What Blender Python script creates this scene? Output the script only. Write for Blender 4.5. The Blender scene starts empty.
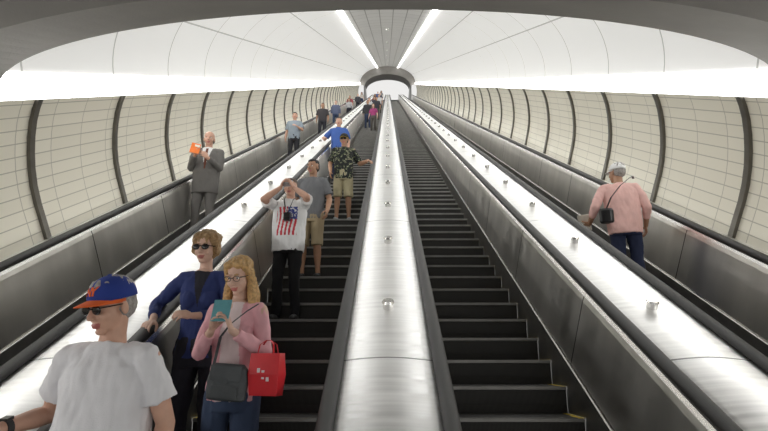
import bpy, bmesh, math, random
from mathutils import Vector, Matrix, noise
random.seed(4)
VQ=1.0
SEGMAX=[40]
A=math.radians(30); CA=math.cos(A); SA=math.sin(A); CZ=3.1
HP=-2.33   # step pitch plane (perpendicular offset)
HR=-1.525  # hand rail base
S0,S1=-2.4,72.0
def W(x,s,h): return Vector((x, s*CA-h*SA, CZ+s*SA+h*CA))
sc=bpy.context.scene
col=sc.collection
V=Vector

# ---------------------------------------------------------------- materials
def nmat(name):
    m=bpy.data.materials.new(name); m.use_nodes=True
    nt=m.node_tree; b=nt.nodes['Principled BSDF']
    return m,nt,b
def sset(b,k,v):
    if k in b.inputs: b.inputs[k].default_value=v
def mat(name,c,rough=.7,metal=0.0,var=.12,vscale=8,bump=0.0,bscale=60):
    m,nt,b=nmat(name)
    sset(b,'Roughness',rough); sset(b,'Metallic',metal)
    tc=nt.nodes.new('ShaderNodeTexCoord')
    n=nt.nodes.new('ShaderNodeTexNoise'); n.inputs['Scale'].default_value=vscale; n.inputs['Detail'].default_value=3
    nt.links.new(tc.outputs['Object'],n.inputs['Vector'])
    r=nt.nodes.new('ShaderNodeValToRGB')
    r.color_ramp.elements[0].position=.3; r.color_ramp.elements[1].position=.7
    r.color_ramp.elements[0].color=(c[0]*(1-var),c[1]*(1-var),c[2]*(1-var),1)
    r.color_ramp.elements[1].color=(min(1,c[0]*(1+var)),min(1,c[1]*(1+var)),min(1,c[2]*(1+var)),1)
    nt.links.new(n.outputs['Fac'],r.inputs['Fac']); nt.links.new(r.outputs['Color'],b.inputs['Base Color'])
    if bump>0:
        n2=nt.nodes.new('ShaderNodeTexNoise'); n2.inputs['Scale'].default_value=bscale
        nt.links.new(tc.outputs['Object'],n2.inputs['Vector'])
        bp=nt.nodes.new('ShaderNodeBump'); bp.inputs['Strength'].default_value=bump; bp.inputs['Distance'].default_value=.01
        nt.links.new(n2.outputs['Fac'],bp.inputs['Height']); nt.links.new(bp.outputs['Normal'],b.inputs['Normal'])
    return m
def emis(name,c,s):
    m,nt,b=nmat(name)
    sset(b,'Base Color',(*c,1)); sset(b,'Emission Color',(*c,1)); sset(b,'Emission Strength',s)
    return m
def gridmat(name,c1,c2,mortar,bw,rh,ms,rough,metal=0,smooth=.1,noise_amt=0.0,nscale=(1,1,1),rvar=0.0,uvoff=(0,0,0),glow=0,spec=None):
    m,nt,b=nmat(name)
    uv=nt.nodes.new('ShaderNodeUVMap')
    mp=nt.nodes.new('ShaderNodeMapping'); mp.inputs['Location'].default_value=uvoff
    nt.links.new(uv.outputs['UV'],mp.inputs['Vector'])
    br=nt.nodes.new('ShaderNodeTexBrick'); br.offset=0; br.squash=1
    br.inputs['Scale'].default_value=1; br.inputs['Brick Width'].default_value=bw; br.inputs['Row Height'].default_value=rh
    br.inputs['Mortar Size'].default_value=ms; br.inputs['Mortar Smooth'].default_value=smooth
    br.inputs['Color1'].default_value=(*c1,1); br.inputs['Color2'].default_value=(*c2,1); br.inputs['Mortar'].default_value=(*mortar,1)
    nt.links.new(mp.outputs['Vector'],br.inputs['Vector'])
    out=br.outputs['Color']
    if noise_amt>0 or rvar>0:
        mp2=nt.nodes.new('ShaderNodeMapping'); mp2.inputs['Scale'].default_value=nscale
        nt.links.new(uv.outputs['UV'],mp2.inputs['Vector'])
        nz=nt.nodes.new('ShaderNodeTexNoise'); nz.inputs['Scale'].default_value=1; nz.inputs['Detail'].default_value=5
        nt.links.new(mp2.outputs['Vector'],nz.inputs['Vector'])
        mr=nt.nodes.new('ShaderNodeMapRange'); mr.inputs['From Min'].default_value=.3; mr.inputs['From Max'].default_value=.7
        mr.inputs['To Min'].default_value=1-noise_amt; mr.inputs['To Max'].default_value=1+noise_amt
        nt.links.new(nz.outputs['Fac'],mr.inputs['Value'])
        mx=nt.nodes.new('ShaderNodeVectorMath'); mx.operation='SCALE'
        nt.links.new(out,mx.inputs[0]); nt.links.new(mr.outputs['Result'],mx.inputs['Scale'])
        out=mx.outputs['Vector']
        mr2=nt.nodes.new('ShaderNodeMapRange'); mr2.inputs['From Min'].default_value=.3; mr2.inputs['From Max'].default_value=.7
        mr2.inputs['To Min'].default_value=rough-rvar; mr2.inputs['To Max'].default_value=rough+rvar
        nt.links.new(nz.outputs['Fac'],mr2.inputs['Value']); nt.links.new(mr2.outputs['Result'],b.inputs['Roughness'])
    else: sset(b,'Roughness',rough)
    nt.links.new(out,b.inputs['Base Color']); sset(b,'Metallic',metal)
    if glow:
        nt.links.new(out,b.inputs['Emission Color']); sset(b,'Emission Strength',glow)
    return m

M_tile=gridmat('cream_tile',(.86,.825,.71),(.83,.795,.68),(.50,.475,.40),.145,.6,.006,.35)
M_ceil=gridmat('ceiling_panel',(.86,.86,.85),(.83,.83,.82),(.46,.46,.45),1.2,1.8,.016,.5,glow=.20)  # panels are lit by the coves; weak self-glow added to brighten them
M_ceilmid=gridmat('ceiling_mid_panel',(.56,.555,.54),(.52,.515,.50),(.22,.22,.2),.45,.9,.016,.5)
M_panel=gridmat('steel_panel',(.79,.775,.745),(.75,.735,.705),(.10,.10,.10),50,1.8,.008,.33,1,noise_amt=.10,nscale=(1.0,3.2,1),rvar=.06,uvoff=(25,0,0))
M_deck=gridmat('steel_deck',(.90,.90,.89),(.88,.88,.87),(.25,.25,.25),50,3.0,.007,.36,1,noise_amt=.11,nscale=(1,30,1),rvar=.08,uvoff=(25,0.4,0))
M_skirt=mat('skirt_steel',(.20,.195,.19),.4,.8)
M_trimsteel=mat('edge_steel',(.70,.69,.67),.25,1.0,.05)
M_rubber=mat('handrail_rubber',(.012,.011,.010),.55,0,.1)
M_rib=mat('rib_bronze',(.16,.15,.13),.35,.6,.1)
M_portal=mat('portal_concrete',(.24,.228,.21),.7,0,.08,2,.2,40)
M_portal2=mat('portal_concrete_dark',(.19,.18,.165),.7,0,.08,2,.2,40)
M_floor=mat('terrazzo',(.35,.34,.33),.4,0,.15,12)
M_cove=emis('cove_light',(1,.995,.975),8.5)
M_strip=emis('strip_light',(1,1,.99),9.0)
M_dim=mat('grey_wall',(.45,.45,.44),.6)
M_yellow=mat('yellow_marking',(.75,.55,.04),.6)
M_nose=mat('step_nosing',(.27,.265,.25),.4,.6)
def stepmat(name,c1,c2):
    m,nt,b=nmat(name)
    tc=nt.nodes.new('ShaderNodeTexCoord')
    w=nt.nodes.new('ShaderNodeTexWave'); w.wave_type='BANDS'; w.bands_direction='X'; w.inputs['Scale'].default_value=34
    nt.links.new(tc.outputs['Object'],w.inputs['Vector'])
    r=nt.nodes.new('ShaderNodeValToRGB'); r.color_ramp.elements[0].color=(*c1,1); r.color_ramp.elements[1].color=(*c2,1)
    nt.links.new(w.outputs['Fac'],r.inputs['Fac']); nt.links.new(r.outputs['Color'],b.inputs['Base Color'])
    sset(b,'Roughness',.5); sset(b,'Metallic',.5)
    return m
M_riser=stepmat('step_riser',(.015,.015,.014),(.062,.060,.056))
M_tread=stepmat('step_tread',(.04,.04,.04),(.16,.155,.15))

# ---------------------------------------------------------------- helpers
def link(ob,parent=None):
    col.objects.link(ob)
    if parent: ob.parent=parent
    return ob
def empty(name,loc=(0,0,0)):
    e=bpy.data.objects.new(name,None); e.location=loc; e.empty_display_size=.2
    col.objects.link(e); return e
def extrude(name,pts,s0,s1,mats,mi=None,closed=False,parent=None,smooth=False,nseg=1):
    vs=[];fs=[];P=list(pts)
    n=len(P)
    S=[s0+(s1-s0)*i/nseg for i in range(nseg+1)]
    for s in S:
        for (x,h) in P: vs.append(W(x,s,h))
    cum=[0]
    for i in range(1,n+1):
        a=P[i-1];b=P[i%n]; cum.append(cum[-1]+math.hypot(a[0]-b[0],a[1]-b[1]))
    uvs=[];mids=[]
    m=n if closed else n-1
    for j in range(nseg):
        for i in range(m):
            i2=(i+1)%n
            fs.append((j*n+i,j*n+i2,(j+1)*n+i2,(j+1)*n+i))
            uvs+= [(cum[i],S[j]),(cum[i+1],S[j]),(cum[i+1],S[j+1]),(cum[i],S[j+1])]
            mids.append(mi[i] if mi else 0)
    if closed:
        fs.append(tuple(range(n))); uvs+=[(0,0)]*n; mids.append(0)
        fs.append(tuple(nseg*n+i for i in reversed(range(n)))); uvs+=[(0,0)]*n; mids.append(0)
    me=bpy.data.meshes.new(name); me.from_pydata(vs,[],fs)
    uvl=me.uv_layers.new(name='UVMap')
    for i,u in enumerate(uvs): uvl.data[i].uv=u
    for mm in (mats if isinstance(mats,list) else [mats]): me.materials.append(mm)
    for p,k in zip(me.polygons,mids): p.material_index=k; p.use_smooth=smooth
    me.update()
    return link(bpy.data.objects.new(name,me),parent)
def boxes_mesh(name,polys,mats,parent=None):
    me=bpy.data.meshes.new(name); vs=[];fs=[];ms=[]
    for (v,f,k) in polys:
        o=len(vs); vs+=v; fs+=[tuple(o+i for i in q) for q in f]; ms+=[k]*len(f)
    me.from_pydata(vs,[],fs)
    for m in mats: me.materials.append(m)
    for p,k in zip(me.polygons,ms): p.material_index=k
    me.update()
    return link(bpy.data.objects.new(name,me),parent)

# ---------------------------------------------------------------- tunnel shell
wallp=[(3.93,-1.76),(3.96,-1.5),(3.985,-1.3),(3.995,-1.1),(3.985,-.9),(3.96,-.72),(3.925,-.55),(3.875,-.38),(3.82,-.25),(3.765,-.15)]
for sg,nm in ((-1,'wall_left'),(1,'wall_right')):
    extrude(nm,[(sg*x,h) for x,h in wallp],S0,S1,M_tile,smooth=True)
def rib(sg,s,pts,w,t):
    vs=[];fs=[]
    n=len(pts)
    for (x,h) in pts:
        for ds in (-w/2,w/2):
            for dx in (0.03,-t):
                vs.append(W(sg*(x+dx),s+ds,h))
    for i in range(n-1):
        a=i*4;b=a+4
        for q in ((0,1),(1,3),(3,2),(2,0)):
            fs.append((a+q[0],a+q[1],b+q[1],b+q[0]))
    fs.append((0,1,3,2)); fs.append((4*n-4,4*n-2,4*n-1,4*n-3))
    return (vs,fs,0)
for i,sg in enumerate((-1,1)):
    rb=[rib(sg,5.62+1.8*k,wallp,.08,.04) for k in range(-4,37)]
    boxes_mesh('trim_%d'%(i+1),rb,[M_rib])
    extrude('cove_light',[(sg*3.765,-.15),(sg*3.80,-.05),(sg*3.79,.05),(sg*3.72,.12)],S0,S1,M_cove,smooth=True)
def ell(a,b,h0,t0,t1,n):
    return [(a*math.cos(t0+(t1-t0)*i/n),h0+b*math.sin(t0+(t1-t0)*i/n)) for i in range(n+1)]
PS=5.05
t1=math.acos(1.46/3.73); t2=math.acos(1.32/3.73)
arc=ell(3.73,2.13,.12,0,t1,22)
arc2=ell(3.73,2.13,.12,t2,math.pi-t2,6)
ys=arc[-1][1]; ym=arc2[0][1]
full=arc+arc2+[(-x,h) for x,h in reversed(arc)]
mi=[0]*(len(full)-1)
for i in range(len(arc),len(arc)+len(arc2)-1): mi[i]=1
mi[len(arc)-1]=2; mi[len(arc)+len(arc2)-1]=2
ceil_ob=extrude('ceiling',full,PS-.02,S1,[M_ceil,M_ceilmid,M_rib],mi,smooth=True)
for sg in (-1,1):
    extrude('linear_light',[(sg*1.45,ys-.02),(sg*1.45,ys-.05),(sg*1.33,ym-.05),(sg*1.33,ym-.02)],PS+.02,S1,M_strip,closed=True)
bm=bmesh.new()
for k in range(9):
    c=W(0,9+k*7,.12+2.13-.03); bmesh.ops.create_cone(bm,cap_ends=True,segments=12,radius1=.05,radius2=.07,depth=.06,matrix=Matrix.Translation(c)@Matrix.Rotation(A,4,'X'))
me=bpy.data.meshes.new('sprinkler_heads'); bm.to_mesh(me); bm.free(); me.materials.append(M_trimsteel); link(bpy.data.objects.new('sprinkler_heads',me),ceil_ob)
def ring(name,a1,b1,h1,a2,b2,h2,s1,s2,m,n=48):
    vs=[];fs=[]
    for i in range(n+1):
        t=math.pi*i/n
        vs.append(W(a1*math.cos(t),s1,h1+b1*math.sin(t)))
        vs.append(W(a2*math.cos(t),s2,h2+b2*math.sin(t)))
    for i in range(n): fs.append((2*i,2*i+1,2*i+3,2*i+2))
    return (vs,fs,m)
boxes=[ring('',3.74,.70,-.04,4.0,2.5,0,PS,PS,1),
       ring('',3.74,.70,-.04,3.76,.74,-.02,PS,4.2,0),
       ring('',3.76,.74,-.02,4.05,.95,-.02,4.2,4.2,1),
       ring('',4.05,.95,-.02,4.3,1.9,-.02,4.2,-2.4,1)]
p=boxes_mesh('portal_arch',boxes,[M_portal,M_portal2])
E=S1
far=[ring('',3.1,1.55,-.3,4.1,2.3,0,E,E,0,32), ring('',3.1,1.55,-.3,3.1,1.4,-.9,E,E+6,1,32)]
boxes_mesh('end_arch',far,[M_portal,M_portal2])
def quad(name,ps,m,parent=None):
    return boxes_mesh(name,[([V(q) for q in ps],[tuple(range(len(ps)))],0)],[m],parent)
top=W(0,E,HP)
quad('landing_floor',[(-4.2,top.y-.3,top.z),(4.2,top.y-.3,top.z),(4.2,top.y+14,top.z),(-4.2,top.y+14,top.z)],M_floor)
quad('wall_back',[(-4.2,top.y+14,top.z),(4.2,top.y+14,top.z),(4.2,top.y+14,top.z+6),(-4.2,top.y+14,top.z+6)],M_dim)
for sg in (-1,1):
    quad('wall_landing',[(sg*3.3,top.y,top.z),(sg*3.3,top.y+14,top.z),(sg*3.3,top.y+14,top.z+6),(sg*3.3,top.y,top.z+6)],M_dim)
bt=W(0,S0,HP)
quad('floor',[(-4.3,bt.y-6,bt.z-.01),(4.3,bt.y-6,bt.z-.01),(4.3,bt.y+.6,bt.z-.01),(-4.3,bt.y+.6,bt.z-.01)],M_floor)

# ---------------------------------------------------------------- escalators
RUN=.4*CA; RISE=.2
def nose(k): w=W(0,S0+.4*k,HP); return w.y,w.z
NST=int((S1-S0)/.4)
def tread_at(y):
    k=int(math.floor((y-nose(0)[0])/RUN)); return nose(k)
def escalator(xc):
    e=empty('escalator',W(xc,S0,HP)); inv=Matrix.Translation(-e.location)
    polys=[]
    xs=[xc-.50,xc-.455,xc+.455,xc+.50]
    for k in range(NST):
        y0,z0=nose(k); y1,z1=nose(k+1)
        for j in range(3):
            a,b=xs[j],xs[j+1]
            v=[V((a,y0,z0)),V((b,y0,z0)),V((b,y1+.012,z0)),V((a,y1+.012,z0)),
               V((a,y1+.018,z0+.06)),V((b,y1+.018,z0+.06)),V((a,y1+.012,z1-.028)),V((b,y1+.012,z1-.028)),
               V((a,y1,z1-.024)),V((b,y1,z1-.024)),V((a,y1,z1)),V((b,y1,z1))]
            tm=2 if j!=1 else 1
            polys.append((v,[(0,1,2,3)],tm))
            polys.append((v,[(3,2,5,4),(4,5,7,6)],0))
            polys.append((v,[(6,7,9,8),(8,9,11,10)],3))
            if j==1:
                vv=[V((a,y0,z0+.002)),V((b,y0,z0+.002)),V((b,y0+.03,z0+.002)),V((a,y0+.03,z0+.002))]
                polys.append((vv,[(0,1,2,3)],3))
    ob=boxes_mesh('steps',polys,[M_riser,M_tread,M_yellow,M_nose],e)
    obs=[ob]
    for sg in (-1,1):
        pr=[(.50,-2.62),(.505,-2.15),(.515,-2.145),(.52,-2.13),(.562,-1.60),(.57,-1.56),(.582,-1.535),(.60,HR)]
        mi=[1,2,2,0,0,2,2]
        obs.append(extrude('balustrade_panel',[(xc+sg*x,h) for x,h in pr],S0,S1,[M_panel,M_skirt,M_trimsteel],mi,parent=e))
        hp=[]
        for i in range(13):
            t=math.pi*i/12
            hp.append((.62+.041*math.cos(t),HR+.018+.034*math.sin(t)))
        hp+=[(.579,HR+.008),(.60,HR),(.64,HR),(.661,HR+.008)]
        obs.append(extrude('handrail',[(xc+sg*x,h) for x,h in hp],S0,S1,M_rubber,closed=True,parent=e,smooth=True))
    for o in obs: o.matrix_parent_inverse=inv
    return e
for xc in (-2.70,-.91,.91,2.70): escalator(xc)
def deck(x0,x1,outer=False):
    xm=(x0+x1)/2
    e=empty('escalator_deck',W(xm,S0,HR)); inv=Matrix.Translation(-e.location)
    w=x1-x0
    if not outer:
        pr=[(x0,HR),(x0+.012,HR+.012),(x0+.045,HR+.012),(x0+.05,HR+.002)]
        pr+=[(x0+.055+(w-.11)*i/8,HR+.006+.022*math.sin(math.pi*i/8)) for i in range(9)]
        pr+=[(x1-.05,HR+.002),(x1-.045,HR+.012),(x1-.012,HR+.012),(x1,HR)]
        mi=[1]*3+[2]+[0]*8+[2]+[1]*3
    else:
        sgn=(1 if x1>x0 else -1)
        pr=[(x0,HR),(x0+.09*sgn,HR-.002),(x0+.12*sgn,HR-.02),(x1,HR-.19)]
        mi=[1,1,0]
    ob=extrude('deck_panel',pr,S0,S1,[M_deck,M_trimsteel,M_skirt],mi,parent=e,smooth=True)
    ob.matrix_parent_inverse=inv
    if not outer:
        bm=bmesh.new()
        s=.25
        while s<S1-2:
            c=W(xm,s,HR+.05)
            R=Matrix.Rotation(A,4,'X')
            bmesh.ops.create_cone(bm,cap_ends=True,segments=20,radius1=.036,radius2=.036,depth=.05,matrix=Matrix.Translation(c)@R)
            c=W(xm,s,HR+.08)
            bmesh.ops.create_cone(bm,cap_ends=True,segments=20,radius1=.043,radius2=.036,depth=.016,matrix=Matrix.Translation(c)@R)
            s+=1.5
        me=bpy.data.meshes.new('deck_knobs'); bm.to_mesh(me); bm.free(); me.materials.append(M_trimsteel)
        k=link(bpy.data.objects.new('deck_knobs',me),e); k.matrix_parent_inverse=inv
deck(-.31,.31); deck(1.51,2.10); deck(-2.10,-1.51)
deck(3.30,3.925,True); deck(-3.30,-3.925,True)

# ---------------------------------------------------------------- figures
I4=Matrix.Identity(4)
def ball(bm,c,r,M=I4,seg=18):
    if not hasattr(r,'__len__'): r=(r,r,r)
    seg=min(seg,SEGMAX[0])
    bmesh.ops.create_uvsphere(bm,u_segments=seg,v_segments=max(6,seg*2//3),radius=1,matrix=M@Matrix.Translation(V(c))@Matrix.Diagonal((*r,1)))
def cone(bm,p0,p1,r0,r1,M=I4,seg=18):
    p0=M@V(p0);p1=M@V(p1);d=p1-p0;L=d.length
    if L<1e-5:return
    bmesh.ops.create_cone(bm,cap_ends=True,segments=min(seg,SEGMAX[0]),radius1=r0,radius2=r1,depth=L,matrix=Matrix.Translation((p0+p1)/2)@d.to_track_quat('Z','Y').to_matrix().to_4x4())
def limb(bm,pts,rs,M=I4,ends=(True,True),seg=18):
    for i in range(len(pts)-1): cone(bm,pts[i],pts[i+1],rs[i],rs[i+1],M,seg)
    for i in range(len(pts)):
        if (i==0 and not ends[0]) or (i==len(pts)-1 and not ends[1]): continue
        ball(bm,pts[i],rs[i],M,seg)
def loft(bm,rings,n=28,M=I4):
    allv=[]
    for (z,rx,ry,xo,yo) in rings:
        r=[]
        for i in range(n):
            t=2*math.pi*i/n; c=math.cos(t); s=math.sin(t)
            p=.86
            r.append(bm.verts.new(M@V((xo+rx*math.copysign(abs(c)**p,c),yo+ry*math.copysign(abs(s)**p,s),z))))
        allv.append(r)
    for a,b in zip(allv,allv[1:]):
        for i in range(n):
            bm.faces.new((a[i],a[(i+1)%n],b[(i+1)%n],b[i]))
    bm.faces.new(list(reversed(allv[0]))); bm.faces.new(allv[-1])
def fuse(bm,name,vox,mats,parent,smooth=3,fmat=None,amp=0,nsc=(9,9,6),flat=None,seed=0,sf=.5):
    vox*=VQ
    me=bpy.data.meshes.new('tmp'); bmesh.ops.recalc_face_normals(bm,faces=bm.faces); bm.to_mesh(me); bm.free()
    ob=bpy.data.objects.new('tmp',me); col.objects.link(ob)
    r=ob.modifiers.new('r','REMESH'); r.mode='VOXEL'; r.voxel_size=vox
    if smooth:
        sm=ob.modifiers.new('s','SMOOTH'); sm.factor=sf; sm.iterations=smooth
    dg=bpy.context.evaluated_depsgraph_get()
    m2=bpy.data.meshes.new_from_object(ob.evaluated_get(dg))
    bpy.data.objects.remove(ob); bpy.data.meshes.remove(me); m2.name=name
    if amp>0:
        ns=[v.normal.copy() for v in m2.vertices]
        for v,nn in zip(m2.vertices,ns):
            q=V((v.co.x*nsc[0]+seed,v.co.y*nsc[1],v.co.z*nsc[2]))
            v.co+=nn*(noise.noise(q)*amp+noise.noise(q*2.3)*amp*.6)
    if flat is not None:
        for v in m2.vertices:
            if v.co.z<flat: v.co.z=flat
    m2.materials.clear()
    for m in mats: m2.materials.append(m)
    for p in m2.polygons:
        p.use_smooth=True
        if fmat: p.material_index=fmat(p.center)
    m2.update()
    return link(bpy.data.objects.new(name,m2),parent)
def plain(bm,name,mats,parent,smooth=True,sub=0):
    me=bpy.data.meshes.new(name); bmesh.ops.recalc_face_normals(bm,faces=bm.faces); bm.to_mesh(me); bm.free()
    for m in mats: me.materials.append(m)
    for p in me.polygons: p.use_smooth=smooth
    return link(bpy.data.objects.new(name,me),parent)
def ik(S,Wr,l1,l2,pole):
    d=Wr-S; L=d.length
    if L>l1+l2-.004: Wr=S+d*((l1+l2-.004)/L); d=Wr-S; L=d.length
    L=max(L,.08); a=(l1*l1-l2*l2+L*L)/(2*L); h=math.sqrt(max(0,l1*l1-a*a)); n=d.normalized()
    p=pole-n*pole.dot(n); p.normalize()
    return S+n*a+p*h,Wr
def hand(bm,wr,d,n,right,curl=.35,sc_=1.0,tk=.5):
    d=V(d).normalized(); n=V(n); n=(n-d*n.dot(d)).normalized()
    t=d.cross(n) if right else n.cross(d)
    s=sc_
    Rm=Matrix((t,d,n)).transposed().to_4x4()
    M=Matrix.Translation(wr)@Rm@Matrix.Scale(s,4)
    ball(bm,(0,.012,0),(.026,.03,.019),M)
    ball(bm,(.004,.05,0),(.037,.046,.0145),M)
    ball(bm,(-.008,.045,.003),(.033,.042,.014),M)
    ball(bm,(.022,.03,.008),(.018,.028,.014),M)
    for i,(L,r) in enumerate(((.070,.0088),(.078,.0090),(.073,.0086),(.057,.0076))):
        x=.031-.0212*i; y=.088-(.004 if i in(0,2) else 0)-(.012 if i==3 else 0)
        limb(bm,[(x*.8,.04,0),(x,y,0)],[.011,.0098],M,seg=10)
        p=V((x,y,0)); ang=curl*.7+.05*i
        sp=(1.5-i)*.05
        for fr,rr in ((.44,1),(.31,.95),(.25,.85)):
            dr=V((math.sin(sp)*math.cos(ang),math.cos(sp)*math.cos(ang),math.sin(ang)))
            q=p+dr*L*fr
            limb(bm,[p,q],[r*rr,r*rr*.93],M,seg=10); p=q; ang+=curl
    p=V((.026,.022,.004))
    d1=V((.72,.62,.30*tk+.1)).normalized(); q=p+d1*.04
    limb(bm,[p,q],[.0135,.0108],M,seg=10)
    d2=V((.30,.85,.25+.6*tk)).normalized(); q2=q+d2*.032
    limb(bm,[q,q2],[.0106,.0095],M,seg=10)
    d3=V((.05,.9,.3+.7*tk)).normalized(); limb(bm,[q2,q2+d3*.024],[.0095,.0078],M,seg=10)

SK=[mat('skin_light',(.60,.35,.25),.5,0,.07,20),mat('skin_tan',(.42,.23,.14),.5,0,.07,20),mat('skin_pale',(.66,.43,.33),.5,0,.07,20),mat('skin_brown',(.28,.14,.08),.5,0,.07,20)]
M_lip=mat('lips',(.45,.15,.13),.45)
M_white=mat('eye_white',(.85,.85,.83),.3); M_iris=mat('iris',(.03,.02,.015),.2)
M_black=mat('black_plastic',(.012,.012,.013),.3)
M_lens=mat('dark_lens',(.01,.008,.008),.08)
M_shoe=mat('black_shoe',(.02,.02,.02),.5)
M_shoew=mat('grey_shoe',(.35,.35,.36),.6)
def cloth(name,c,var=.06): return mat(name,c,.9,0,var,6,.2,220)

def build_head(bm,HM,fem):
    w=.94 if fem else 1.0
    ball(bm,(0,.02,.038),(.076*w,.094,.083),HM,28)
    ball(bm,(0,-.022,-.028),(.062*w,.064,.082),HM,28)
    ball(bm,(0,-.026,-.066),(.050*w,.052,.040),HM)
    ball(bm,(0,-.062,-.098),(.024*w,.020,.016),HM)
    for s in (-1,1):
        ball(bm,(s*.034*w,-.055,-.034),(.024,.024,.026),HM)
        ball(bm,(s*.030*w,-.074,.020),(.024,.013,.008),HM)
        ball(bm,(s*.076*w,.012,-.012),(.010,.018,.031),HM)
        ball(bm,(s*.010,-.093,-.036),(.009,.010,.008),HM)
    cone(bm,(0,-.074,.014),(0,-.104,-.032),.008,.0115,HM)
    ball(bm,(0,-.103,-.033),(.0115,.011,.010),HM)
    ball(bm,(0,-.083,-.064),(.023,.010,.0058),HM); ball(bm,(0,-.081,-.075),(.020,.011,.0065),HM)
def person(name,x,y,H,yaw=0,vox=.006,fem=False,skin=0,hair='short',haircol=(.03,.02,.015),top=None,topc=(.5,.5,.5),sleeve=.5,
           bottom='long',botc=(.03,.03,.04),shoe=None,arms=None,lean=(0,0),head=(0,0,0),belly=0,glasses=None,cap=None,
           topf=None,topmats=None,hem=.86,leg=None,mouth=False,z=None,mats_bot=None,wide=1.0,fold=.009):
    SEGMAX[0]=40 if vox<.009 else (14 if vox<.015 else 8)
    ty,tz=tread_at(y); 
    if z is not None: tz=z
    e=empty(name,(x,y,tz)); k=H/1.75; e.scale=(k,k,k); e.rotation_euler=(0,0,math.radians(yaw))
    fw=.88 if fem else 1.0; fw*=wide
    lx,ly=lean
    def off(zz): f=max(0,(zz-.95)/.5); return V((lx*f,ly*f,0))
    sw=.178 if not fem else .152
    sw*=wide
    SH={'R':V((-sw,.0,1.41))+off(1.43),'L':V((sw,.0,1.41))+off(1.43)}
    arms=arms or {}
    af=.86 if fem else 1.0
    HC=V((0,-.02,1.63))+off(1.63)
    yw,pt,rl=[math.radians(a) for a in head]
    HM=Matrix.Translation(HC)@Matrix.Rotation(yw,4,'Z')@Matrix.Rotation(rl,4,'Y')@Matrix.Rotation(pt,4,'X')
    bm=bmesh.new()
    build_head(bm,HM,fem)
    nb=V((0,.012,1.44))+off(1.44)
    nr=.052 if not fem else .043
    hb=HM@V((0,.018,-.05))
    limb(bm,[nb,(nb+hb)/2,hb],[nr*1.2,nr,nr*1.02])
    loft(bm,[(zz,rx*fw*.93,ry*.93,off(zz).x,off(zz).y+.005) for zz,rx,ry in ((1.2,.16,.10),(1.33,.175,.105),(1.41,.15,.085),(1.455,.095,.065),(1.475,.06,.055))])
    ARM={}
    for sd in 'RL':
        s=-1 if sd=='R' else 1
        a=arms.get(sd,dict(w=(s*.25,-.05,.90),pole=(s*.3,1,0),d=(0,-.15,-1),n=(-s,0,0),curl=.35))
        S=SH[sd]; el,wr=ik(S,V(a['w']),.285,.255,V(a['pole']))
        ARM[sd]=(S,el,wr)
        f=wr-el
        limb(bm,[S,S.lerp(el,.45),el,el.lerp(wr,.3),el.lerp(wr,.7),wr],[.051*af,.048*af,.039*af,.042*af,.033*af,.026*af])
        hand(bm,wr,a.get('d',f),a['n'],sd=='R',a.get('curl',.35),(.9 if fem else 1.0)*(1 if vox<.009 else 1.1),a.get('tk',.5))
    if leg is None: leg={'R':((-.10,-.02,.50),(-.115,.03,.085)),'L':((.10,-.02,.50),(.115,.03,.085))}
    LG={}
    for sd in 'RL':
        s=-1 if sd=='R' else 1
        LG[sd]=(V((s*.088,.0,.90)),V(leg[sd][0]),V(leg[sd][1]))
        h,kn,an=LG[sd]
        if bottom=='short':
            limb(bm,[h,kn,kn.lerp(an,.3)+V((0,.012,0)),kn.lerp(an,.75),an],[.085,.053,.055,.036,.034])
    skm=SK[skin]
    Hinv=HM.inverted()
    hc=mat('hair',haircol,.6,0,.3,60,.5,150)
    def fm(c):
        q=Hinv@c
        if q.y<-.074 and -.083<q.z<-.058 and abs(q.x)<.024: return 1
        return 0
    fuse(bm,'body',vox*.72,[skm,M_lip],e,3,fm if vox<.012 else None)
    if vox<.01 and glasses!='sun':
        bm=bmesh.new()
        for s in (-1,1): ball(bm,(s*.030,-.071,.002),(.0125,.0105,.008),HM,12)
        plain(bm,'eyes',[M_white],e)
        bm=bmesh.new()
        for s in (-1,1): ball(bm,(s*.030,-.0795,.002),(.0055,.003,.0058),HM,10)
        plain(bm,'irises',[M_iris],e)
    bm=bmesh.new(); did=False
    if hair in('short','long','fluffy'):
        g=1.0 if hair=='short' else (1.05 if hair=='long' else 1.12)
        ball(bm,(0,.030,.055),(.079*g,.090*g,.077*g),HM,28); ball(bm,(0,.045,.01),(.077*g,.074*g,.085*g),HM,28)
        ball(bm,(0,-.012,.088),(.060*g,.058*g,.034*g),HM,24)
        if hair!='short':
            for s in (-1,1):
                zb=-.025 if hair=='fluffy' else -.08
                limb(bm,[(s*.060,-.02,.06),(s*.078,.0,.015),(s*.083,.01,zb)],[.028,.026,.022],HM)
                ball(bm,(s*.036,-.050,.084),(.036,.034,.026),HM)
                if hair=='long':
                    limb(bm,[(s*.082,.0,-.06),(s*.090,-.02,-.14),(s*.088,-.045,-.215),(s*.078,-.06,-.27)],[.026,.030,.027,.014],HM)
                    limb(bm,[(s*.05,.05,-.04),(s*.06,.05,-.15),(s*.05,.06,-.24)],[.04,.045,.03],HM)
                else:
                    ball(bm,(s*.062,-.005,.055),(.036,.05,.05),HM); ball(bm,(s*.04,.06,.07),(.05,.05,.05),HM)
        did=True
    elif hair=='fringe':
        for s in (-1,1): ball(bm,(s*.035,.05,-.01),(.045,.066,.05),HM,24)
        did=True
    if vox<.012 and hair!='none':
        for s in (-1,1): limb(bm,[(s*.016,-.0865,.021),(s*.032,-.0855,.026),(s*.046,-.076,.021)],[.0035,.0042,.003],HM,seg=8)
    if did: fuse(bm,'hair',min(vox,.007)*(.8 if vox<.012 else 1.6),[hc],e,1,amp=.012 if hair=='fluffy' else .006,nsc=(42,42,18))
    else: bm.free()
    # top
    bm=bmesh.new()
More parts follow.
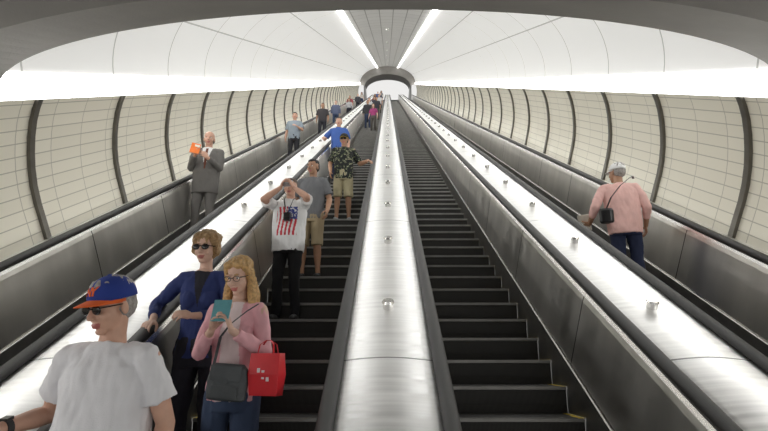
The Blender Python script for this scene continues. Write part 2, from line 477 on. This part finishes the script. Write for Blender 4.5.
    if fem:
        rings=[(hem,.170,.125),(.93,.166,.122),(1.03,.146,.106),(1.12,.140,.103),(1.24,.154,.118),(1.33,.158,.113),(1.39,.145,.092),(1.43,.105,.074),(1.46,.070,.062)]
    else:
        rings=[(hem,.178,.126),(.95,.178,.128),(1.05,.178,.128),(1.2,.186,.130),(1.31,.192,.124),(1.37,.180,.110),(1.415,.148,.092),(1.45,.100,.078),(1.478,.068,.066)]
    R=[]
    for zz,rx,ry in rings:
        b=belly*math.exp(-((zz-1.05)/.14)**2)
        o=off(zz); R.append((zz,rx*wide+b*.4,ry+b*.7,o.x,o.y-b*.5+.004))
    loft(bm,R,36)
    if fem:
        for s in (-1,1): ball(bm,V((s*.07,-.075,1.25))+off(1.25),(.065,.062,.07))
    for sd in 'RL':
        S,el,wr=ARM[sd]; s=-1 if sd=='R' else 1
        if sleeve<=0: 
            limb(bm,[S+V((-s*.06,0,0)),S],[.07*af,.060*af]); continue
        pts=[S+V((-s*.08,0,.0)),S+V((-s*.01,0,-.004))]; rs=[.070*af,.064*af]
        if sleeve<1:
            pts+=[S.lerp(el,sleeve*.5),S.lerp(el,sleeve)]; rs+=[.066*af,.074*af]
            limb(bm,pts,rs,ends=(True,False))
        elif sleeve<2:
            f=sleeve-1
            pts+=[S.lerp(el,.5),el,el.lerp(wr,f*.5),el.lerp(wr,f)]; rs+=[.060*af,.053*af,.049*af,.041*af]
            limb(bm,pts,rs,ends=(True,False))
    tm=topmats or [cloth('fabric_top',topc)]
    fuse(bm,'shirt',vox,tm,e,2,topf,amp=fold if vox<.012 else 0,nsc=(15,15,6.5),seed=random.random()*50)
    # bottom
    bm=bmesh.new()
    loft(bm,[(.80,.165*wide*(.97 if fem else 1),.115,0,.0),(.88,.172*wide,.122,0,0),(.97,.165*wide,.118,0,0),(1.0,.155*wide,.11,0,0)])
    for sd in 'RL':
        h,kn,an=LG[sd]
        if bottom=='long':
            an2=an+V((0,0,-.035))
            limb(bm,[h,h.lerp(kn,.5),kn,kn.lerp(an2,.5),an2],[.092,.082,.064,.060,.056 if not fem else .045],ends=(True,False))
        else:
            limb(bm,[h,h.lerp(kn,.5),kn+V((0,0,-.03))],[.095,.092,.086],ends=(True,False))
    fuse(bm,'trousers' if bottom=='long' else 'shorts',vox*1.1,mats_bot or [cloth('fabric_bottom',botc)],e,2,None,amp=.010 if vox<.012 else 0,nsc=(13,13,6),seed=random.random()*50)
    # shoes
    bm=bmesh.new()
    for sd in 'RL':
        an=LG[sd][2]; s=-1 if sd=='R' else 1
        b=an.z-.085
        limb(bm,[(an.x,an.y,an.z-.02),(an.x,an.y+.01,b+.04)],[.042,.044])
        limb(bm,[(an.x,an.y+.02,b+.034),(an.x+s*.008,an.y-.09,b+.034),(an.x+s*.014,an.y-.17,b+.026)],[.040,.043,.036])
    fuse(bm,'shoes',max(vox,.007),[shoe or M_shoe],e,2,None,flat=.0)
    # cap
    if cap:
        cm,bmn=cap[0],cap[1]
        bm=bmesh.new()
        C=(0,.018,.036); nu,nv=28,10
        rows=[]
        for j in range(nv+1):
            ph=math.radians(-4)+ (math.pi/2-math.radians(-4))*j/nv
            row=[]
            for i in range(nu):
                t=2*math.pi*i/nu
                px=.086*math.cos(t)*math.cos(ph); py=.104*math.sin(t)*math.cos(ph); pz=.094*math.sin(ph)**.92 if ph>0 else .094*math.sin(ph)
                row.append(bm.verts.new(HM@V((C[0]+px,C[1]+py,C[2]+pz))))
            rows.append(row)
        for a,b in zip(rows,rows[1:]):
            for i in range(nu):
                try: bm.faces.new((a[i],a[(i+1)%nu],b[(i+1)%nu],b[i]))
                except: pass
        bmesh.ops.remove_doubles(bm,verts=bm.verts,dist=.0005)
        ball(bm,(0,.018,.131),(.008,.008,.004),HM,10)
        o=plain(bm,'cap_crown',[cm],e); sd_=o.modifiers.new('sol','SOLIDIFY'); sd_.thickness=.003; sd_.offset=1
        bm=bmesh.new(); g=[]
        nr_=8; na=18
        for j in range(nr_+1):
            f=j/nr_; row=[]
            for i in range(na+1):
                t=math.pi+math.pi*i/na
                cx=math.cos(t); sy=math.sin(t)
                rx=.082; yy0=C[1]+.098*sy
                yy=yy0+f*(-.075)*(abs(sy)**.6)
                xx=rx*cx*(1-.10*f)
                zz=.034-2.0*xx*xx -.20*f*.078
                row.append(bm.verts.new(HM@V((xx,yy,zz+.006))))
            g.append(row)
        for a,b in zip(g,g[1:]):
            for i in range(na): bm.faces.new((a[i],a[i+1],b[i+1],b[i]))
        o=plain(bm,'cap_brim',[bmn],e); sd_=o.modifiers.new('sol','SOLIDIFY'); sd_.thickness=.004
        if len(cap)>2:
            cu=bpy.data.curves.new('cap_logo','FONT'); cu.body='NY'; cu.size=.050; cu.extrude=.0025; cu.align_x='CENTER'; cu.space_character=.75; cu.offset=.0012
            o=bpy.data.objects.new('cap_logo',cu); col.objects.link(o)
            dg=bpy.context.evaluated_depsgraph_get(); me=bpy.data.meshes.new_from_object(o.evaluated_get(dg)); bpy.data.objects.remove(o)
            for v in me.vertices:
                q=v.co.copy(); xx=q.x; zz=.060+q.y
                sp=min(1,max(0,(zz-.036)/.094)**(1/.92)); ph=math.asin(sp)
                cc=math.cos(ph); yy=.018-.104*math.sqrt(max(0,cc*cc-(xx/.086)**2))-.004-q.z
                v.co=HM@V((xx,yy,zz))
            me.materials.clear(); me.materials.append(cap[2])
            link(bpy.data.objects.new('cap_logo',me),e)
    if glasses:
        bm=bmesh.new()
        sun=glasses=='sun'
        for s in (-1,1):
            if sun:
                ball(bm,(s*.033,-.090,.0),(.028,.007,.021),HM,20)
            else:
                nn=20; 
                for i in range(nn):
                    t=2*math.pi*i/nn;t2=2*math.pi*(i+1)/nn
                    cone(bm,(s*.032+.023*math.cos(t),-.092,.0+.017*math.sin(t)),(s*.032+.023*math.cos(t2),-.092,.0+.017*math.sin(t2)),.0018,.0018,HM,6)
            limb(bm,[(s*.058,-.088,.008),(s*.072,-.06,.007),(s*.080,.01,.004)],[.0032,.0028,.0025],HM,seg=8)
        limb(bm,[(-.012,-.097,.006),(.012,-.097,.006)],[.003,.003],HM,seg=8)
        plain(bm,'glasses',[M_lens if sun else M_black],e)
    SEGMAX[0]=40
    return e,ARM,HM

def prop(e,builder,name,mats,local=I4,smooth=True,bev=.004):
    bm=bmesh.new(); builder(bm)
    M=Matrix.LocRotScale(e.location,e.rotation_euler,e.scale)@local
    me=bpy.data.meshes.new(name); bmesh.ops.recalc_face_normals(bm,faces=bm.faces)
    bm.to_mesh(me); bm.free()
    for m in mats: me.materials.append(m)
    for p in me.polygons: p.use_smooth=False
    o=bpy.data.objects.new(name,me); col.objects.link(o); o.matrix_world=M
    if bev:
        b=o.modifiers.new('b','BEVEL'); b.width=bev; b.segments=3; b.limit_method='ANGLE'
    return o
def cube(bm,c,d,M=I4,mi=0):
    r=bmesh.ops.create_cube(bm,size=1,matrix=M@Matrix.Translation(V(c))@Matrix.Diagonal((*d,1)))
    for v in r['verts']:
        for f in v.link_faces: f.material_index=mi
def strap(bm,pts,w,t,M=I4):
    for a,b in zip(pts,pts[1:]):
        a=V(a);b=V(b);d=b-a
        q=d.to_track_quat('Z','Y').to_matrix().to_4x4()
        cube(bm,(0,0,0),(w,t,d.length*1.03),M@Matrix.Translation((a+b)/2)@q)

NEAR=.0055; MID=.0075
# 1 man in cap ------------------------------------------------
C_blue=cloth('cap_blue',(.02,.045,.26)); C_or=cloth('cap_orange',(.80,.14,.03)); 
e,ARM,HM=person('man_in_baseball_cap',-1.215,2.36,1.76,yaw=-6,vox=NEAR,skin=0,hair='short',haircol=(.35,.33,.31),topc=(.78,.775,.80),sleeve=.66,fold=.011,
   botc=(.10,.10,.12),belly=.05,head=(-20,18,0),glasses='sun',cap=(C_blue,C_or,C_or),lean=(-.0,-.05),wide=1.02,
   arms={'R':dict(w=(-.34,-.20,1.13),pole=(-.2,1,-.5),d=(-.25,-.9,-.45),n=(0,.3,-1),curl=.45),
         'L':dict(w=(.27,-.06,.90),pole=(.4,1,0),d=(0,-.2,-1),n=(-1,0,0),curl=.4)})
S,el,wr=ARM['R']
bm=bmesh.new(); f=(wr-el).normalized(); cone(bm,wr-f*.055,wr-f*.03,.036,.034)
cube(bm,(0,0,0),(.034,.034,.012),Matrix.Translation(wr-f*.042+V((0,0,.034)))@Matrix.Rotation(.3,4,'X'))
plain(bm,'wristwatch',[M_black],e,False)
# 2 blonde woman ------------------------------------------------
pink=cloth('pink_cardigan',(.78,.42,.46)); inner=cloth('pale_pink_top',(.84,.70,.70))
def ftop(c):
    return 1 if (c.y<-.02 and abs(c.x)<.055+max(0,(1.40-c.z))*.02 and c.z<1.47) else 0
e,ARM,HM=person('woman_with_phone',-.89,3.08,1.60,yaw=-4,vox=NEAR,fem=True,skin=2,hair='long',haircol=(.55,.34,.14),topmats=[pink,inner],topf=ftop,sleeve=1.85,fold=.008,
   bottom='long',botc=(.05,.075,.14),head=(-10,20,0),glasses='frame',lean=(0,-.01),
   arms={'R':dict(w=(-.065,-.255,1.27),pole=(-.42,.15,-1),d=(.30,-.25,.9),n=(.75,-.1,-.2),curl=.5),
         'L':dict(w=(.065,-.265,1.27),pole=(.55,.1,-1),d=(-.30,-.25,.9),n=(-.75,-.1,-.2),curl=.5)})
teal=mat('teal_case',(.12,.34,.38),.45)
PH=Matrix.Translation((.0,-.285,1.385))@Matrix.Rotation(math.radians(-18),4,'X')
def bphone(bm):
    cube(bm,(0,0,0),(.105,.010,.135)); cube(bm,(0,.0065,0),(.092,.004,.12),I4,1); ball(bm,(.035,-.006,.045),(.007,.003,.007))
prop(e,bphone,'smartphone',[teal,M_black],PH)
greyb=mat('grey_leather',(.075,.085,.09),.5,0,.15,10,.3,60)
def bbag(bm):
    rings=[(-.11,.100,.035,0,0),(-.10,.118,.045,0,0),(0,.125,.05,0,0),(.075,.112,.042,0,0),(.10,.09,.02,0,0)]
    loft(bm,rings,24)
    cube(bm,(0,-.05,.045),(.19,.008,.09)); cube(bm,(0,-.052,.0),(.035,.01,.03)); cube(bm,(0,-.046,-.06),(.16,.01,.07))
    strap(bm,[(-.10,0,.09),(-.105,.05,.25),(-.05,.035,.33),(.04,.055,.42),(.09,.10,.47)],.018,.006)
prop(e,bbag,'shoulder_bag',[greyb],Matrix.Translation((.035,-.185,.98))@Matrix.Rotation(math.radians(4),4,'Y'))
redb=mat('red_bag',(.70,.02,.03),.35,0,.1); redp=mat('white_print',(.85,.75,.75),.5)
S,el,wr=ARM['L']
def bshop(bm):
    w,dp,h=.19,.085,.24
    b=[bm.verts.new((sx*w/2*.94,sy*dp/2*.94,-h)) for sx,sy in((-1,-1),(1,-1),(1,1),(-1,1))]
    m_=[bm.verts.new((sx*w/2*1.04,sy*dp/2*1.2,-h*.5)) for sx,sy in((-1,-1),(1,-1),(1,1),(-1,1))]
    t=[bm.verts.new((sx*w/2,sy*dp/2*.8,0)) for sx,sy in((-1,-1),(1,-1),(1,1),(-1,1))]
    bm.faces.new(b)
    for a,c in((b,m_),(m_,t)):
        for i in range(4): bm.faces.new((a[i],a[(i+1)%4],c[(i+1)%4],c[i]))
    for sy in (-1,1):
        strap(bm,[(-.055,sy*dp*.38,-.02),(-.045,sy*.02,.05),(-.015,0,.075),(.015,0,.075),(.045,sy*.02,.05),(.055,sy*dp*.38,-.02)],.012,.004)
    for k in range(3): cube(bm,(-.03+.03*k,-dp/2*1.12,-.11-.012*k),(.02,.004,.05),I4,1)
M=Matrix.Translation((el.x+.045,el.y-.075,el.z-.01))@Matrix.Rotation(math.radians(-12),4,'Z')
o=prop(e,bshop,'shopping_bag',[redb,redp],M,bev=.002)
# 3 woman with sunglasses ------------------------------------------------
navy=cloth('navy_jacket',(.025,.04,.15)); darkin=cloth('dark_top',(.02,.02,.03))
e,ARM,HM=person('woman_in_sunglasses',-1.25,3.50,1.66,yaw=0,vox=NEAR,fem=True,skin=2,hair='fluffy',haircol=(.36,.23,.11),topmats=[navy,darkin],
   topf=lambda c: 1 if (c.y<-.03 and abs(c.x)<(c.z-1.2)*.22) else 0,sleeve=1.8,botc=(.02,.02,.03),head=(-5,6,0),glasses='sun',lean=(.0,-.03),
   arms={'R':dict(w=(-.28,-.16,1.11),pole=(-.8,.6,-.4),d=(-.10,-.9,-.5),n=(0,.3,-1),curl=.45),
         'L':dict(w=(.03,-.27,1.13),pole=(.9,.3,-1),d=(-.8,-.5,.1),n=(-.1,.5,-.5),curl=.6)})
# 4 man photographing ------------------------------------------------
wt=cloth('white_tee',(.84,.84,.84)); rd=cloth('print_red',(.62,.05,.07)); bl=cloth('print_blue',(.06,.08,.30))
def flag(c):
    if c.y<-.03 and abs(c.x)<.125 and 1.0<c.z<1.36:
        if c.z>1.20 and c.x>0.0: return 2 if noise.noise(c*60)<.25 else 0
        return 1 if int((c.x+.2+.012*math.sin(c.z*14))/.024)%2==0 else 0
    return 0
e,ARM,HM=person('man_with_camera',-1.12,5.62,1.62,yaw=-4,vox=.0065,skin=0,hair='short',haircol=(.12,.09,.07),topmats=[wt,rd,bl],topf=flag,sleeve=.75,
   botc=(.012,.012,.014),belly=.02,head=(0,2,0),wide=1.10,hem=.82,
   arms={'R':dict(w=(-.085,-.185,1.575),pole=(-1,-.2,-1.1),d=(.4,-.35,.7),n=(.8,.1,0),curl=.45),
         'L':dict(w=(.085,-.185,1.575),pole=(1,-.2,-.9),d=(-.4,-.35,.7),n=(-.8,.1,0),curl=.45)})
silver=mat('camera_silver',(.45,.45,.47),.3,.6)
def bcam(bm):
    cube(bm,(0,0,0),(.115,.035,.07),I4,0); cone(bm,(0,-.015,0),(0,-.055,0),.030,.027); cube(bm,(-.03,0,.04),(.03,.02,.012),I4,0)
    ball(bm,(0,-.054,0),(.02,.004,.02))
prop(e,bcam,'camera',[silver],Matrix.Translation((0,-.165,1.64)))
def bcase(bm):
    cube(bm,(0,0,0),(.075,.06,.10)); cube(bm,(0,-.032,.02),(.066,.012,.05))
    strap(bm,[(0,0,.05),(-.03,.0,.12),(-.055,.03,.22),(-.07,.10,.27)],.018,.005)
    strap(bm,[(0,0,.05),(.03,.0,.12),(.055,.03,.22),(.07,.10,.27)],.018,.005)
prop(e,bcase,'camera_case',[M_black],Matrix.Translation((.02,-.185,1.21)))
# 5 man in grey tee ------------------------------------------------
person('man_in_grey_tshirt',-1.03,6.63,1.66,yaw=-6,vox=MID,skin=1,hair='short',haircol=(.012,.01,.01),topc=(.17,.175,.185),sleeve=.75,
   bottom='short',botc=(.40,.32,.20),head=(-18,4,0),shoe=M_shoe,hem=.84,
   arms={'L':dict(w=(.26,-.14,.93),pole=(.3,1,0),d=(-.1,-.4,-1),n=(-1,0,0),curl=.4)})
# 6 man in patterned shirt ------------------------------------------------
m,nt,b=nmat('aloha_fabric'); tc=nt.nodes.new('ShaderNodeTexCoord'); vo=nt.nodes.new('ShaderNodeTexNoise'); vo.inputs['Scale'].default_value=22
nt.links.new(tc.outputs['Object'],vo.inputs['Vector']); r=nt.nodes.new('ShaderNodeValToRGB'); r.color_ramp.interpolation='CONSTANT'
r.color_ramp.elements[0].color=(.012,.014,.014,1); r.color_ramp.elements[1].position=.55; r.color_ramp.elements[1].color=(.10,.13,.06,1)
x_=r.color_ramp.elements.new(.61); x_.color=(.40,.37,.27,1); x_=r.color_ramp.elements.new(.65); x_.color=(.02,.02,.02,1)
nt.links.new(vo.outputs['Fac'],r.inputs['Fac']); nt.links.new(r.outputs['Color'],b.inputs['Base Color']); sset(b,'Roughness',.85)
capy=cloth('cap_dark',(.03,.03,.03)); capyl=cloth('cap_yellow',(.55,.36,.05))
person('man_in_patterned_shirt',-.83,9.02,1.74,yaw=4,vox=.008,skin=1,topmats=[m],sleeve=.85,bottom='short',botc=(.36,.32,.20),cap=(capy,capyl),head=(-10,6,0),shoe=M_shoew,hem=.82,glasses='sun',
   arms={'L':dict(w=(.46,-.16,1.16),pole=(.3,.5,-1),d=(.45,-.7,-.4),n=(0,.2,-1),curl=.4),
         'R':dict(w=(-.24,-.12,.93),pole=(-.5,1,0),d=(0,-.3,-1),n=(1,0,0),curl=.35)})
# 7 man in blue shirt ------------------------------------------------
person('man_in_blue_shirt',-1.26,12.12,1.82,vox=.009,skin=0,hair='short',haircol=(.10,.07,.05),topc=(.06,.13,.42),sleeve=.8,botc=(.03,.04,.08),
   arms={'R':dict(w=(-.33,-.2,1.14),pole=(-.5,.6,-.5),d=(-.1,-.9,-.5),n=(0,.3,-1),curl=.4)})
# 8 man in suit ------------------------------------------------
suit=cloth('suit_grey',(.15,.143,.135)); shirtw=cloth('shirt_white',(.75,.75,.74)); tie=cloth('tie',(.16,.05,.03))
def fsuit(c):
    if c.y<-.03 and c.z>1.10:
        w=(c.z-1.10)*.22
        if abs(c.x)<.014+.006*math.sin((c.z-1.14)*8) and c.z<1.45: return 2
        if abs(c.x)<w: return 1
    return 0
e,ARM,HM=person('man_in_suit',-3.02,8.00,1.92,yaw=6,vox=MID,skin=0,hair='fringe',haircol=(.20,.17,.15),topmats=[suit,shirtw,tie],topf=fsuit,sleeve=1.93,hem=.74,mats_bot=[suit],
   head=(6,6,0),wide=1.05,belly=.02,
   arms={'R':dict(w=(-.12,-.26,1.26),pole=(-.3,.3,-1),d=(.2,-.4,.8),n=(.8,-.3,0),curl=.6),
         'L':dict(w=(.07,-.27,1.22),pole=(.4,.3,-1),d=(-.6,-.4,.45),n=(-.5,.1,.2),curl=.6)})
orange=mat('orange_cover',(.85,.20,.03),.5); paper=mat('paper',(.8,.78,.7),.8)
def bbook(bm):
    cube(bm,(0,-.006,0),(.13,.003,.19)); cube(bm,(0,0,0),(.125,.008,.185),I4,1); cube(bm,(0,.006,0),(.13,.003,.19))
    cube(bm,(.02,-.009,.05),(.07,.002,.04),I4,1)
prop(e,bbook,'booklet',[orange,paper],Matrix.Translation((-.105,-.335,1.335))@Matrix.Rotation(.3,4,'Z')@Matrix.Rotation(math.radians(-20),4,'X')@Matrix.Rotation(.15,4,'Y'),bev=.001)
# 9.. others ------------------------------------------------
person('man_standing',-2.88,14.5,1.78,vox=.010,skin=0,haircol=(.05,.04,.03),topc=(.28,.33,.38),sleeve=.8,botc=(.03,.03,.035),
   arms={'L':dict(w=(.14,-.3,1.15),pole=(.6,.4,-1),d=(-.5,-.6,.2),n=(-.5,0,-.3),curl=.6)})
person('man_standing',-2.9,20.75,1.82,vox=.013,skin=1,haircol=(.02,.02,.02),topc=(.05,.045,.05),sleeve=.8,botc=(.03,.03,.04))
FAR=[(-2.6,31,1.70,(.45,.45,.47),True),(-2.95,36,1.75,(.3,.06,.08),False),(-2.7,42,1.75,(.05,.05,.06),False),(-2.8,50,1.75,(.5,.45,.4),True),
 (-1.1,25.6,1.78,(.035,.035,.04),False),(-.75,24.2,1.62,(.35,.05,.18),True),(-1.15,29,1.78,(.5,.5,.5),False),(-.75,31,1.78,(.04,.04,.05),False),(-1.0,34.5,1.7,(.05,.05,.08),True),(-.7,38,1.78,(.55,.55,.55),False),
 (-1.15,42,1.72,(.4,.1,.15),True),(-.75,46,1.76,(.08,.08,.1),False),(-1.1,52,1.76,(.05,.08,.2),False),(-.8,58,1.76,(.3,.3,.3),True),(-2.9,26,1.74,(.1,.12,.2),False)]
for i,(x,y,H,c,f) in enumerate(FAR):
    y=tread_at(y)[0]+.2
    person('woman_standing' if f else 'man_standing',x,y,H,yaw=random.uniform(-12,12),vox=.018,fem=f,skin=i%3,hair='long' if f else 'short',
       haircol=random.choice([(.02,.015,.01),(.1,.06,.03)]),topc=c,sleeve=.8 if i%2 else 1.9,botc=random.choice([(.02,.02,.03),(.04,.06,.12),(.1,.09,.08)]))
# 10 pink shirt man, facing uphill ------------------------------------------------
pk=cloth('pink_shirt',(.80,.50,.46)); capw=cloth('cap_white',(.86,.86,.85))
e,ARM,HM=person('man_in_pink_shirt',2.76,5.80,1.70,yaw=168,vox=MID,skin=1,hair='short',haircol=(.35,.33,.31),topmats=[pk],sleeve=1.6,botc=(.02,.028,.07),cap=(capw,capw),
   head=(38,-4,0),wide=1.06,hem=.82,lean=(0,-.05),belly=.03,
   arms={'L':dict(w=(.36,-.16,1.02),pole=(.3,1,-.3),d=(.35,-.9,-.1),n=(-.3,0,.9),curl=.7),
         'R':dict(w=(-.27,-.14,.95),pole=(-.3,1,-.2),d=(-.05,-.5,-.9),n=(1,0,0),curl=.4)})
def bpap(bm):
    cube(bm,(0,0,0),(.15,.21,.012)); cube(bm,(.0,.0,.010),(.14,.20,.004),I4,0)
prop(e,bpap,'folded_newspaper',[paper],Matrix.Translation((.41,-.25,1.05))@Matrix.Rotation(-.3,4,'Z')@Matrix.Rotation(1.1,4,'X'),bev=.001)
def bsb(bm):
    loft(bm,[(-.10,.07,.035,0,0),(-.08,.085,.045,0,0),(.05,.085,.045,0,0),(.08,.07,.03,0,0)],20)
    strap(bm,[(0,.0,.07),(-.06,.055,.20),(-.17,.10,.33),(-.28,.095,.415),(-.33,.04,.455),(-.36,-.04,.45)],.026,.006)
prop(e,bsb,'crossbody_bag',[M_black],Matrix.Translation((.205,.08,1.05)))

# ---------------------------------------------------------------- light & camera
w=bpy.data.worlds.new('world'); sc.world=w; w.use_nodes=True
w.node_tree.nodes['Background'].inputs[0].default_value=(1,.99,.97,1); w.node_tree.nodes['Background'].inputs[1].default_value=.85
cam=bpy.data.cameras.new('camera'); cam.lens=24; cam.sensor_width=36; cam.clip_start=.05; cam.clip_end=500
co=bpy.data.objects.new('viewpoint_camera',cam); col.objects.link(co)
co.location=(0,0,CZ); co.rotation_euler=(math.radians(90+15.54),0,math.radians(.45))
sc.camera=co
sc.view_settings.view_transform='Standard'
